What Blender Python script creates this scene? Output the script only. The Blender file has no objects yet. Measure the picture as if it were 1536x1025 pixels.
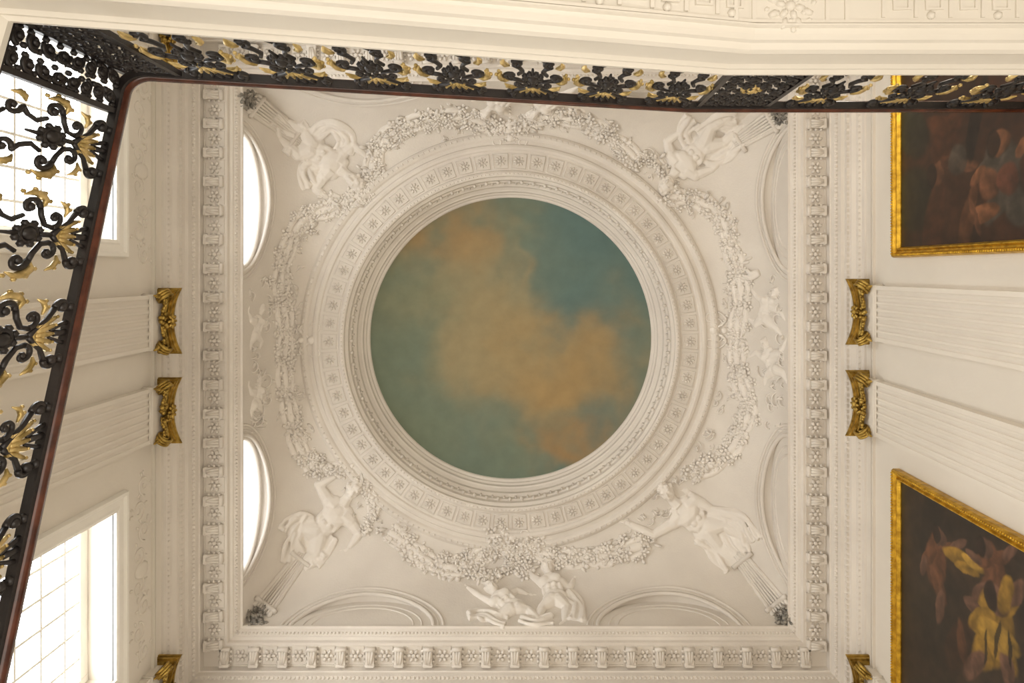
import bpy, math, random
from math import sin, cos, pi, sqrt, atan2
from mathutils import Vector, Matrix, noise
random.seed(7)
EYE=1.6           # eye height above hall floor; all heights below are measured from eye level
# ------------------------------------------------------------------ materials
def newmat(name):
    m=bpy.data.materials.new(name); m.use_nodes=True
    nt=m.node_tree; b=nt.nodes['Principled BSDF']
    return m,nt,b
def plaster(name,c1,c2,rough=.8,bump=.15,scale=40,big=1.5):
    m,nt,b=newmat(name)
    tc=nt.nodes.new('ShaderNodeTexCoord')
    n1=nt.nodes.new('ShaderNodeTexNoise'); n1.inputs['Scale'].default_value=big; n1.inputs['Detail'].default_value=6
    n2=nt.nodes.new('ShaderNodeTexNoise'); n2.inputs['Scale'].default_value=scale; n2.inputs['Detail'].default_value=4
    r=nt.nodes.new('ShaderNodeValToRGB'); r.color_ramp.elements[0].position=.35; r.color_ramp.elements[1].position=.65
    r.color_ramp.elements[0].color=(*c1,1); r.color_ramp.elements[1].color=(*c2,1)
    bp=nt.nodes.new('ShaderNodeBump'); bp.inputs['Strength'].default_value=bump; bp.inputs['Distance'].default_value=.02
    L=nt.links.new
    L(tc.outputs['Object'],n1.inputs['Vector']); L(tc.outputs['Object'],n2.inputs['Vector'])
    L(n1.outputs['Fac'],r.inputs['Fac']); L(r.outputs['Color'],b.inputs['Base Color'])
    L(n2.outputs['Fac'],bp.inputs['Height']); L(bp.outputs['Normal'],b.inputs['Normal'])
    b.inputs['Roughness'].default_value=rough
    return m
M_PL=plaster('cream_plaster',(.68,.62,.545),(.74,.68,.60))
M_REL=plaster('relief_plaster',(.77,.71,.635),(.82,.76,.68),bump=.05)
M_WALL=plaster('painted_wall',(.71,.65,.56),(.75,.69,.60),bump=.05)
M_WHITE=plaster('white_gloss_paint',(.83,.79,.71),(.87,.83,.75),rough=.5,bump=.03)
M_GRIMESHADE=plaster('grimy_shadow_plaster',(.16,.15,.13),(.42,.38,.32),big=14)  # dark tones hold corner grime plus shadow painted into the colour
M_FLOOR=plaster('stone_floor',(.5,.44,.36),(.62,.55,.46),rough=.5)
M_MAHOG=plaster('mahogany',(.045,.012,.006),(.11,.03,.014),rough=.25,bump=.03,big=9)
def gold(name,c1,c2,rough):
    m=plaster(name,c1,c2,rough=rough,bump=.25,scale=60,big=16)
    m.node_tree.nodes['Principled BSDF'].inputs['Metallic'].default_value=.85
    return m
M_GOLD=gold('gilding',(.26,.16,.03),(.58,.40,.10),.38)
M_GOLD2=gold('pale_gilding',(.40,.29,.10),(.78,.60,.28),.42)
M_FRAME=gold('frame_gilding',(.42,.23,.02),(.74,.46,.05),.33)
M_IRON=plaster('black_iron',(.010,.008,.008),(.022,.016,.014),rough=.4,bump=.1)
def day(name,st):
    m,nt,b=newmat(name); b.inputs['Base Color'].default_value=(.8,.85,.9,1)
    b.inputs['Emission Color'].default_value=(.93,.96,1,1); b.inputs['Emission Strength'].default_value=st; return m
M_DAY=day('window_daylight',13); M_DAY2=day('lunette_daylight',3.0)
def attrmat(name,rough,nscale=30,amt=.25):
    m,nt,b=newmat(name)
    a=nt.nodes.new('ShaderNodeAttribute'); a.attribute_name='Col'
    tc=nt.nodes.new('ShaderNodeTexCoord'); n=nt.nodes.new('ShaderNodeTexNoise'); n.inputs['Scale'].default_value=nscale; n.inputs['Detail'].default_value=8
    mr=nt.nodes.new('ShaderNodeMapRange'); mr.inputs['From Min'].default_value=.3; mr.inputs['From Max'].default_value=.7
    mr.inputs['To Min'].default_value=1-amt; mr.inputs['To Max'].default_value=1+amt
    mx=nt.nodes.new('ShaderNodeVectorMath'); mx.operation='SCALE'
    L=nt.links.new
    L(tc.outputs['Object'],n.inputs['Vector']); L(n.outputs['Fac'],mr.inputs['Value'])
    L(a.outputs['Color'],mx.inputs[0]); L(mr.outputs['Result'],mx.inputs['Scale']); L(mx.outputs['Vector'],b.inputs['Base Color'])
    b.inputs['Roughness'].default_value=rough
    return m
M_FRESCO=attrmat('sky_fresco',.9,5,.08)
M_CANVAS=attrmat('oil_canvas',.45,9,.35)
# ------------------------------------------------------------------ mesh builder
import bmesh
def ico(sub):
    bm=bmesh.new(); bmesh.ops.create_icosphere(bm,subdivisions=sub,radius=1)
    v=[tuple(x.co) for x in bm.verts]; f=[[q.index for q in x.verts] for x in bm.faces]; bm.free(); return v,f
ICO={1:ico(1),2:ico(2),3:ico(3)}
class MB:
    def __init__(s): s.v=[];s.f=[];s.m=[];s.s=[]
    def add(s,vs,fs,mat=0,smooth=True):
        o=len(s.v); s.v.extend(tuple(x) for x in vs)
        for f in fs:
            s.f.append([i+o for i in f]); s.m.append(mat); s.s.append(smooth)
    def tube(s,pts,r,n=6,mat=0,closed=False,flat=None,smooth=True):
        pts=[Vector(p) for p in pts]; N=len(pts)
        if not isinstance(r,(list,tuple)): r=[r]*N
        vs=[];ref=None
        for i,p in enumerate(pts):
            if closed: t=pts[(i+1)%N]-pts[i-1]
            else: t=pts[min(i+1,N-1)]-pts[max(i-1,0)]
            if t.length<1e-9: t=Vector((0,0,1))
            t.normalize()
            if ref is None:
                ref=Vector((0,0,1)) if abs(t.z)<.9 else Vector((1,0,0))
            a=ref-t*ref.dot(t)
            if a.length<1e-4: a=t.orthogonal()
            a.normalize(); ref=a; bb=t.cross(a)
            for k in range(n):
                an=2*pi*(k+.5)/n
                vs.append(p+(a*cos(an)+bb*sin(an))*r[i])
        fs=[]
        for i in range(N if closed else N-1):
            j=(i+1)%N
            for k in range(n):
                k2=(k+1)%n; fs.append([i*n+k,i*n+k2,j*n+k2,j*n+k])
        if not closed: fs.append(list(range(n))[::-1]); fs.append([(N-1)*n+k for k in range(n)])
        s.add(vs,fs,mat,smooth)
    def ell(s,c,r,R=None,sub=2,mat=0):
        c=Vector(c)
        if not isinstance(r,(list,tuple)): r=(r,r,r)
        v,f=ICO[sub]
        if R is None: vs=[(c.x+a*r[0],c.y+b*r[1],c.z+d*r[2]) for a,b,d in v]
        else: vs=[c+R@Vector((a*r[0],b*r[1],d*r[2])) for a,b,d in v]
        s.add(vs,f,mat,True)
    def box(s,lo,hi,mat=0):
        x0,y0,z0=lo;x1,y1,z1=hi
        s.add([(x0,y0,z0),(x1,y0,z0),(x1,y1,z0),(x0,y1,z0),(x0,y0,z1),(x1,y0,z1),(x1,y1,z1),(x0,y1,z1)],
              [[0,3,2,1],[4,5,6,7],[0,1,5,4],[1,2,6,5],[2,3,7,6],[3,0,4,7]],mat,False)
    def hexa(s,p,mat=0):
        s.add(p,[[0,3,2,1],[4,5,6,7],[0,1,5,4],[1,2,6,5],[2,3,7,6],[3,0,4,7]],mat,False)
    def quad(s,a,b,c,d,mat=0): s.add([a,b,c,d],[[0,1,2,3]],mat,False)
    def sweep(s,path,prof,closed=False,cprof=False,mat=0,smooth=False,sgn=-1):
        P=[Vector(p) for p in path]; N=len(P); K=len(prof); vs=[]
        for i in range(N):
            def dr(a,b):
                d=Vector((P[b].x-P[a].x,P[b].y-P[a].y,0)); return d.normalized()
            if closed: d1=dr(i-1,i); d2=dr(i,(i+1)%N)
            else:
                d1=dr(i-1,i) if i>0 else dr(0,1); d2=dr(i,i+1) if i<N-1 else d1
            n1=Vector((-d1.y,d1.x,0)); n2=Vector((-d2.y,d2.x,0)); mt=(n1+n2)/(1+n1.dot(n2))
            for (d,z) in prof: vs.append(P[i]+mt*(sgn*d)+Vector((0,0,z)))
        fs=[]
        for i in range(N if closed else N-1):
            j=(i+1)%N
            for k in range(K if cprof else K-1):
                k2=(k+1)%K; fs.append([i*K+k,i*K+k2,j*K+k2,j*K+k])
        s.add(vs,fs,mat,smooth)
    def obj(s,name,mats,parent=None,rec=True):
        me=bpy.data.meshes.new(name); me.from_pydata(s.v,[],s.f)
        for m in mats: me.materials.append(m)
        me.polygons.foreach_set('material_index',s.m); me.polygons.foreach_set('use_smooth',s.s)
        if rec:
            bm=bmesh.new(); bm.from_mesh(me); bmesh.ops.recalc_face_normals(bm,faces=bm.faces); bm.to_mesh(me); bm.free()
        me.update()
        o=bpy.data.objects.new(name,me); bpy.context.collection.objects.link(o)
        if parent: o.parent=parent
        else: o.location.z=EYE
        return o
def empty(name):
    o=bpy.data.objects.new(name,None); bpy.context.collection.objects.link(o); o.location.z=EYE; return o
# ------------------------------------------------------------------ room dimensions (metres)
CX,CY,A=-.215,.985,3.29          # opening of the coved ceiling
H1=8.0; HR=9.27; RC=2.84; RX,RY=-.33,.975
XL,XR,YB,YT=CX-A-.6,CX+A+.6,CY+A+.6,CY-A-.6
LW,LH,LC=.86,.62,1.85            # lunettes
def side(sd,a,d,h):
    if sd=='L': return Vector((CX-A-d,CY+a,h))
    if sd=='R': return Vector((CX+A+d,CY+a,h))
    if sd=='B': return Vector((CX+a,CY+A+d,h))
    return Vector((CX+a,CY-A-d,h))
def rsq(c,s):
    r=1e9
    if c>1e-9: r=min(r,(CX+A-RX)/c)
    if c<-1e-9: r=min(r,(CX-A-RX)/c)
    if s>1e-9: r=min(r,(CY+A-RY)/s)
    if s<-1e-9: r=min(r,(CY-A-RY)/s)
    return r
def cove(x,y):
    dx,dy=x-RX,y-RY; r=sqrt(dx*dx+dy*dy)
    if r<=RC: return HR
    rs=rsq(dx/r,dy/r); t=(rs-r)/(rs-RC)
    if t<=0: return H1
    return H1+(HR-H1)*sqrt(max(0,1-(1-t)**2))
def barrel(s,k=1): 
    q=1-(s/(LW*k))**2
    return H1+LH*k*sqrt(q) if q>0 else 0
def H(x,y):
    h=cove(x,y)
    for c in (-LC,LC):
        h=max(h,barrel(x-CX-c) if abs(y-CY)>1.5 else 0,barrel(y-CY-c) if abs(x-CX)>1.5 else 0)
    return h
# ------------------------------------------------------------------ ceiling vault
mb=MB()
ths=[2*pi*i/1080 for i in range(1080)]
for cx_,cy_ in ((1,1),(1,-1),(-1,1),(-1,-1)):
    ths.append(atan2(CY+cy_*A-RY,CX+cx_*A-RX)%(2*pi))
ths=sorted(set(ths)); NP=90
vs=[]
for th in ths:
    c,s=cos(th),sin(th); rs=rsq(c,s)
    for j in range(NP+1):
        t=1-cos(pi/2*j/NP) if j else 0.0
        r=rs-(rs-RC)*t; x,y=RX+c*r,RY+s*r
        vs.append((x,y,H(x,y)))
fs=[]
n=len(ths)
for i in range(n):
    k=(i+1)%n
    for j in range(NP): fs.append([i*(NP+1)+j,i*(NP+1)+j+1,k*(NP+1)+j+1,k*(NP+1)+j])
mb.add(vs,fs)
ceiling=mb.obj('ceiling',[M_PL])
# lunettes
def find_d(sd,a,target):
    lo,hi=0,1.3
    for _ in range(30):
        m_=(lo+hi)/2; p=side(sd,a,-m_,0)
        if cove(p.x,p.y)<target: lo=m_
        else: hi=m_
    return (lo+hi)/2
arch=MB(); tymp=MB()
wn=0
for sd in 'LRBT':
    for c in (-LC,LC):
        for k,r in ((1.0,.028),(1.07,.012),(1.14,.02)):
            pts=[]
            for i in range(61):
                s=-cos(pi*i/60)*LW*k; h=H1+LH*k*sqrt(max(0,1-(s/(LW*k))**2))
                if h<H1+.01: h=H1+.01
                pts.append(side(sd,c+s,-find_d(sd,c+s,h)-.0,h-.004))
            arch.tube(pts,r,6)
        pts=[(-cos(pi*i/40)*LW,LH*sin(pi*i/40)) for i in range(41)]
        if sd!='L':
            tymp.add([side(sd,c+a*1.03,-.006,H1+z*1.04) for a,z in pts],[list(range(41))],0,False)
            for q in (.84,.72): tymp.tube([side(sd,c+a*q,-.006,H1+z*q) for a,z in pts],.013,6)
        else:
            wn+=1
            w=empty('window_%d'%wn)
            g=MB(); g.add([side(sd,c+a,.04,H1+z) for a,z in pts],[list(range(41))],0,False); g.obj('glass_pane',[M_DAY2],w)
            g=MB(); g.tube([side(sd,c+a*.96,.02,H1+z*.93) for a,z in pts],.034,6)
            g.add([side(sd,c+a*1.02,-.005,H1+z*1.02) for a,z in pts]+[side(sd,c+a,.05,H1+z) for a,z in pts],[[i,i+1,42+i,41+i] for i in range(40)],0,False)
            g.obj('arched_frame',[M_PL],w)
trim_arch=arch.obj('trim_1',[M_PL])
tymp.obj('trim_2',[M_PL])
# ------------------------------------------------------------------ ring and recess
ring=MB()
prof=[(2.93,9.268),(2.91,9.24),(2.88,9.222),(2.85,9.222),(2.82,9.24),(2.80,9.262),(2.75,9.264),(2.73,9.24),(2.70,9.232),(2.67,9.24),(2.655,9.262),
 (2.64,9.265),(2.385,9.265),(2.37,9.24),(2.345,9.222),(2.315,9.222),(2.30,9.235),(2.295,9.28),(2.26,9.31),(2.255,9.38),(2.235,9.40),(2.23,9.47),(2.19,9.50),(2.185,9.56),(2.15,9.60),(2.13,9.61),(2.125,9.67),(2.10,9.69),(2.095,9.72),(2.065,9.735),(2.055,9.76),(2.055,9.80)]
N=256; K=len(prof)
ring.add([(RX+R*cos(2*pi*i/N),RY+R*sin(2*pi*i/N),h) for i in range(N) for R,h in prof],
 [[i*K+k,i*K+k+1,((i+1)%N)*K+k+1,((i+1)%N)*K+k] for i in range(N) for k in range(K-1)],0,False)
def rp(R,a,h): return Vector((RX+R*cos(a),RY+R*sin(a),h))
NR=62
for i in range(NR):
    a=2*pi*i/NR
    c=rp(2.512,a,9.26); e=.112/2.5
    cor=[rp(2.512-.10,a-e*.9,9.262),rp(2.512+.10,a-e*.9,9.262),rp(2.512+.10,a+e*.9,9.262),rp(2.512-.10,a+e*.9,9.262)]
    ring.tube(cor,.013,4,closed=True)
    ring.ell(c,(.024,.024,.03),sub=1)
    for k in range(8):
        b_=a+k*pi/4; ring.ell(c+Vector((cos(b_),sin(b_),0))*.05,(.030,.015,.018),Matrix.Rotation(b_,3,'Z'),1)
for i in range(220):
    a=2*pi*i/220; ring.ell(rp(2.865,a,9.222),(.022,.016,.016),Matrix.Rotation(a,3,'Z'),1)
for i in range(260):
    a=2*pi*i/260; ring.ell(rp(2.33,a,9.222),(.014,.016,.014),Matrix.Rotation(a,3,'Z'),1)
for i in range(84):
    a=2*pi*i/84
    ring.ell(rp(2.235,a,9.40),(.035,.028,.05),Matrix.Rotation(a,3,'Z'),1)
    ring.ell(rp(2.225,a+pi/84,9.45),(.02,.018,.05),Matrix.Rotation(a,3,'Z'),1)
ring.obj('trim_3',[M_PL])
# fresco disc
def lerp(a,b,t): return tuple(a[i]*(1-t)+b[i]*t for i in range(3))
def s2l(c): return tuple((x/255/12.92 if x/255<.04045 else ((x/255+.055)/1.055)**2.4) for x in c)
def setcols(o,cols):
    at=o.data.color_attributes.new('Col','FLOAT_COLOR','POINT')
    flat=[]
    for c in cols: flat+= [c[0],c[1],c[2],1]
    at.data.foreach_set('color',flat)
TEAL=s2l((108,122,106)); TEAL2=s2l((92,114,108)); OR=s2l((162,134,88)); BR=s2l((152,136,100)); OLV=s2l((116,120,92)); HOT=s2l((164,124,72))
clouds=[(-.42,-.66,.30,.24,.75,HOT),(-.55,-.45,.3,.25,.5,BR),(-.30,-.35,.25,.35,.6,BR),(-.35,-.1,.5,.22,.65,BR),(0,.02,.42,.26,.8,BR),(.15,.25,.45,.28,.8,OR),(.38,.38,.33,.28,.85,OR),
 (.55,.15,.33,.22,.65,OR),(.5,.72,.25,.10,.7,HOT),(-.1,-.1,.3,.5,.4,BR),(-.7,-.2,.2,.35,.35,OLV),(.06,-.45,.07,.35,.5,BR)]
dv=[];dc=[]
NA,NRr=240,90
for j in range(NRr+1):
    for i in range(NA):
        r=j/NRr; a=2*pi*i/NA; u,v=r*cos(a),r*sin(a)
        dv.append((RX+u*2.058,RY+v*2.058,9.76))
        w=Vector((u*1.3,v*1.3,3)); wu=u+.30*noise.fractal(w*1.6,1,2,5); wv=v+.30*noise.fractal(w*1.6+Vector((9,3,1)),1,2,5)
        base=lerp(TEAL,TEAL2,min(1,max(0,.5+.6*noise.fractal(w*1.2+Vector((3,7,2)),1,2,4)+.4*(u-v)*.6)))
        base=lerp(base,OLV,.5*min(1,max(0,.4-.8*u)))
        for (cu,cv,ru,rv,st,col) in clouds:
            q=((wu-cu)/ru)**2+((wv-cv)/rv)**2
            base=lerp(base,col,min(1,st*math.exp(-q*1.1)))
        dc.append(base)
df=[]
for j in range(NRr):
    for i in range(NA):
        i2=(i+1)%NA; df.append([j*NA+i,j*NA+i2,(j+1)*NA+i2,(j+1)*NA+i])
mb=MB(); mb.add(dv,df,0,True); o=mb.obj('ceiling_sky_painting',[M_FRESCO],rec=False); setcols(o,dc)
# ------------------------------------------------------------------ cornice
sq=[(CX-A,CY-A,0),(CX+A,CY-A,0),(CX+A,CY+A,0),(CX-A,CY+A,0)]
co=MB()
cp=[(.03,8.03),(-.02,8.02),(-.025,7.985),(.0,7.98),(.015,7.95),(.05,7.92),(.06,7.90),(.09,7.89),(.095,7.85),(.10,7.84),(.37,7.84),(.375,7.76),(.39,7.755),(.40,7.70),(.43,7.68),
 (.435,7.61),(.47,7.60),(.475,7.555),(.50,7.54),(.505,7.50),(.54,7.47),(.545,7.43),(.575,7.41),(.58,7.36),(.60,7.355),(.602,7.2)]
co.sweep(sq,cp,closed=True)
NM=21
for sd in 'LRBT':
    L=2*A+.55
    for i in range(NM):
        a=-L/2+L*(i+.5)/NM
        w=.052
        pr=[(.135,7.845),(.135,7.805),(.15,7.785),(.165,7.785),(.19,7.795),(.24,7.79),(.29,7.775),(.33,7.765),(.345,7.765),(.35,7.845)]
        n_=len(pr)
        vs=[side(sd,a-w,d,h) for d,h in pr]+[side(sd,a+w,d,h) for d,h in pr]
        co.add(vs,[list(range(n_)),list(range(n_,2*n_))[::-1]]+[[k,(k+1)%n_,n_+(k+1)%n_,n_+k] for k in range(n_)],0,False)
        co.tube([side(sd,a-w-.008,.155,7.805),side(sd,a+w+.008,.155,7.805)],.024,8)
        co.tube([side(sd,a-w-.008,.325,7.785),side(sd,a+w+.008,.325,7.785)],.020,8)
        for e in (-.034,0,.034):
            co.tube([side(sd,a+e,.17,7.785),side(sd,a+e*.8,.24,7.776),side(sd,a+e*.4,.31,7.765)],[.016,.018,.008],5)
        for e in (-1,1):
            for q in range(3): co.ell(side(sd,a+e*(w+.012),.18+.06*q,7.82),(.02,.02,.022),sub=1)
        b=a+L/NM/2
        if i<NM-1:
            c=side(sd,b,.24,7.83); co.ell(c,.03,sub=1)
            for k in range(6):
                an=k*2*pi/6; co.ell(c+Vector((cos(an)*.052,sin(an)*.052,0)),(.032,.022,.02),Matrix.Rotation(an,3,'Z'),1)
            p0=[side(sd,b-.088,.13,7.835),side(sd,b+.088,.13,7.835),side(sd,b+.088,.35,7.835),side(sd,b-.088,.35,7.835)]
            co.tube(p0,.009,4,closed=True,smooth=False)
    nb=150
    for i in range(nb):
        a=-(A+.41)+(2*A+.82)*(i+.5)/nb
        co.ell(side(sd,a,.415,7.69),(.017,.017,.024),sub=1)
    for i in range(nb):
        a=-(A+.03)+(2*A+.06)*(i+.5)/nb
        co.ell(side(sd,a,.03,7.935),(.016,.016,.018),sub=1)
    nb=120
    for i in range(nb):
        a=-(A+.5)+(2*A+1.0)*(i+.5)/nb
        p=side(sd,a,.485,7.565); co.box((p.x-.017,p.y-.017,p.z-.028),(p.x+.017,p.y+.017,p.z+.02))
    for i in range(nb):
        a=-(A+.56)+(2*A+1.12)*(i+.5)/nb
        co.ell(side(sd,a,.555,7.43),(.016,.016,.02),sub=1)
co.obj('trim_4',[M_PL])
# ------------------------------------------------------------------ walls
def wall_cells(mb,f,ur,zr,holes):
    us=sorted(set([ur[0],ur[1]]+[h[0] for h in holes]+[h[1] for h in holes])); zs=sorted(set([zr[0],zr[1]]+[h[2] for h in holes]+[h[3] for h in holes]))
    for i in range(len(us)-1):
        for j in range(len(zs)-1):
            um,zm=(us[i]+us[i+1])/2,(zs[j]+zs[j+1])/2
            if any(h[0]<um<h[1] and h[2]<zm<h[3] for h in holes): continue
            mb.quad(f(us[i],zs[j]),f(us[i+1],zs[j]),f(us[i+1],zs[j+1]),f(us[i],zs[j+1]))
WIN=[(-2.0,-.31,4.1,6.52),(2.36,4.0,4.1,6.52)]
mb=MB(); wall_cells(mb,lambda u,z:(XL,u,z),(YT,YB),(-EYE,8),WIN)
for h in WIN:
    D=XL-.34
    mb.quad((XL,h[0],h[2]),(D,h[0],h[2]),(D,h[0],h[3]),(XL,h[0],h[3])); mb.quad((XL,h[1],h[2]),(D,h[1],h[2]),(D,h[1],h[3]),(XL,h[1],h[3]))
    mb.quad((XL,h[0],h[3]),(D,h[0],h[3]),(D,h[1],h[3]),(XL,h[1],h[3])); mb.quad((XL,h[0],h[2]),(D,h[0],h[2]),(D,h[1],h[2]),(XL,h[1],h[2]))
mb.obj('wall_left',[M_WALL],rec=False)
for nm,f,r in (('wall_right',lambda u,z:(XR,u,z),(YT,YB)),('wall_far',lambda u,z:(u,YB,z),(XL,XR)),('wall_near',lambda u,z:(u,YT,z),(XL,XR))):
    mb=MB(); wall_cells(mb,f,r,(-EYE,8),[]); mb.obj(nm,[M_WALL],rec=False)
mb=MB(); mb.quad((XL,YT,-EYE),(XR,YT,-EYE),(XR,YB,-EYE),(XL,YB,-EYE)); mb.obj('floor',[M_FLOOR])
# windows
for h in WIN:
    wn+=1; w=empty('window_%d'%wn); X=XL-.30
    g=MB(); g.quad((X,h[0],h[2]),(X,h[1],h[2]),(X,h[1],h[3]),(X,h[0],h[3])); g.obj('glass_pane',[M_DAY],w)
    g=MB()
    t=.07; e=.004
    g.box((X+.006,h[0]+e,h[3]-.11),(X+.050,h[1]-e,h[3]-e)); g.box((X+.006,h[0]+e,h[2]+e),(X+.050,h[1]-e,h[2]+.1))
    g.box((X+.004,h[0]+2*e,h[2]+2*e),(X+.056,h[0]+t,h[3]-2*e)); g.box((X+.004,h[1]-t,h[2]+2*e),(X+.056,h[1]-2*e,h[3]-2*e))
    for k in range(1,6):
        y=h[0]+(h[1]-h[0])*k/6; g.box((X+.010,y-.013,h[2]+.02),(X+.040,y+.013,h[3]-.02))
    for k in range(1,8):
        z=h[2]+(h[3]-h[2])*k/8; g.box((X+.012,h[0]+.02,z-.013),(X+.038,h[1]-.02,z+.013))
    g.obj('sash_frame',[M_WHITE],w)
    # casing
    g=MB(); path=[(0,h[0],h[2]),(0,h[0],h[3]),(0,h[1],h[3]),(0,h[1],h[2])]
    pr=[(0,-.01),(0,.03),(.03,.04),(.05,.03),(.11,.03),(.13,.055),(.16,.055),(.17,0)]
    V=[]
    sg=[(-1,-1),(-1,1),(1,1),(1,-1)]
    for (x,y,z),(sy,sz) in zip(path,sg):
        for d,p in pr: V.append((XL+p,y+sy*d,z+sz*d))
    K=len(pr); F=[[i*K+k,i*K+k+1,(i+1)*K+k+1,(i+1)*K+k] for i in range(3) for k in range(K-1)]
    g.add(V,F,0,False); g.obj('casing',[M_WHITE],w)
# arabesque frieze + wall panel mouldings on the walls
fr=MB()
def spiral(c,eu,ev,r0,turns,dirn=1,a0=0,n=22):
    return [c+(eu*cos(a0+dirn*2*pi*turns*i/n)+ev*sin(a0+dirn*2*pi*turns*i/n))*(r0*(1-.85*i/n)) for i in range(n+1)]
EY=Vector((0,1,0)); EZ=Vector((0,0,1)); EX=Vector((1,0,0))
for (y0,y1) in ((-2.1,0),(2.1,4.15)):
    m_=(y0+y1)/2
    for sg in (-1,1):
        for k in range(4):
            c=Vector((XL+.003,m_+sg*(.16+.24*k),6.98+(.05 if k%2 else -.05)))
            fr.tube(spiral(c,EY*sg,EZ,.11,1.4,1 if k%2 else -1,pi),[.013*(1-.03*i) for i in range(23)],5)
            for q in range(4):
                an=random.random()*6.28; fr.ell(c+(EY*cos(an)+EZ*sin(an))*.13,(.010,.035,.018),Matrix.Rotation(an,3,'X'),1)
    fr.ell((XL+.003,m_,6.98),(.025,.09,.12),sub=2)
for X,sg in ((XL,1),(XR,-1)):
    for z in (7.17,7.21): fr.box((min(X,X+sg*.03),YT,z-.012),(max(X,X+sg*.03),YB,z+.012))
fr.obj('trim_5',[M_WALL])
# ------------------------------------------------------------------ pilasters with gilded capitals
def pilaster(X,sg,yc):
    root=empty('pilaster')
    w=.29; p=.09
    g=MB()
    nf=7; sec=[(yc-w,0),(yc-w,p)]
    fw=(2*w-.06)/nf
    for k in range(nf):
        c=yc-w+.03+fw*(k+.5)
        for q in range(7):
            an=pi*q/6; sec.append((c-fw*.36*cos(an),p-.018*sin(an)))
    sec+=[(yc+w,p),(yc+w,0)]
    K=len(sec); g.add([(X+sg*d,y,z) for z in (-EYE+.35,7.02) for y,d in sec],[[k,k+1,K+k+1,K+k] for k in range(K-1)],0,False)
    g.box((min(X,X+sg*.13),yc-w-.04,-EYE),(max(X,X+sg*.13),yc+w+.04,-EYE+.35))
    g.box((min(X,X+sg*p),yc-w,7.02),(max(X,X+sg*p),yc+w,7.23))
    for z,r in ((7.01,.02),(6.98,.010)):
        g.tube([Vector((X,yc-w,z)),Vector((X+sg*p,yc-w,z)),Vector((X+sg*p,yc+w,z)),Vector((X,yc+w,z))],r,6)
    g.obj('fluted_shaft',[M_WALL],root)
    g=MB()
    for z0,z1,e in ((7.225,7.25,-.01),(7.25,7.29,.008),(7.29,7.315,.02)):
        pts=[(X,yc-w-.05-e)]
        for q in range(17):
            t=-1+2*q/16; pts.append((X+sg*(.145+e+.09*abs(t)**2.2),yc+t*(w+.05+e)))
        pts.append((X,yc+w+.05+e)); K=len(pts)
        g.add([(a,b_,z) for z in (z0,z1) for a,b_ in pts],[list(range(K))[::-1],[K+k for k in range(K)]]+[[k,(k+1)%K,K+(k+1)%K,K+k] for k in range(K)],0,False)
    for s_ in (-1,1):
        dg=Vector((sg*.75,s_*.66,0)).normalized()
        c=Vector((X+sg*.135,yc+s_*(w-.02),7.145))
        nrm=dg.cross(EZ).normalized()
        for off in (-.028,0,.028):
            g.tube([q+nrm*off for q in spiral(c,dg,EZ,.090,1.9,-1,pi/2,34)],[.018-.00032*i for i in range(35)],6)
        g.ell(c,.026,sub=2)
        for zz,rr in ((0,.019),(-.035,.015),(-.065,.011)):
            g.tube([Vector((X+sg*(.12+.03*t),yc+s_*w*t,7.205+zz*(1-t)-.05*sin(t*pi)*(1-t)+.02*t)) for t in (.12,.25,.4,.55,.7,.85,1)],[rr*.7,rr,rr*1.2,rr*1.2,rr*1.1,rr,rr],6)
        for k in range(7):
            t=.2+.1*k; g.ell((X+sg*(.13+.03*t),yc+s_*w*t,7.15+.025*sin(k*2)),(.02,.026,.022),sub=1)
        for k in range(4): g.ell(c+Vector((0,s_*.006*k,-.085-.022*k)),(.03-.005*k,.026-.005*k,.024),sub=1)
    c=Vector((X+sg*.185,yc,7.24)); g.ell(c,(.034,.034,.034),sub=2)
    for k in range(8):
        an=k*pi/4; g.ell(c+(EY*cos(an)+EZ*sin(an))*.055,(.020,.034,.020),Matrix.Rotation(an,3,'X'),1)
    for k in range(18):
        g.ell((X+sg*(.13+random.uniform(-.01,.04)),yc+random.uniform(-.09,.09),7.11+.007*k),.026,sub=1)
    g.obj('gilded_capital',[M_GOLD],root)
for y in (-2.56,.54,1.52,4.56): pilaster(XL,1,y)
for y in (-2.56,.44,1.44,4.56): pilaster(XR,-1,y)
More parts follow.
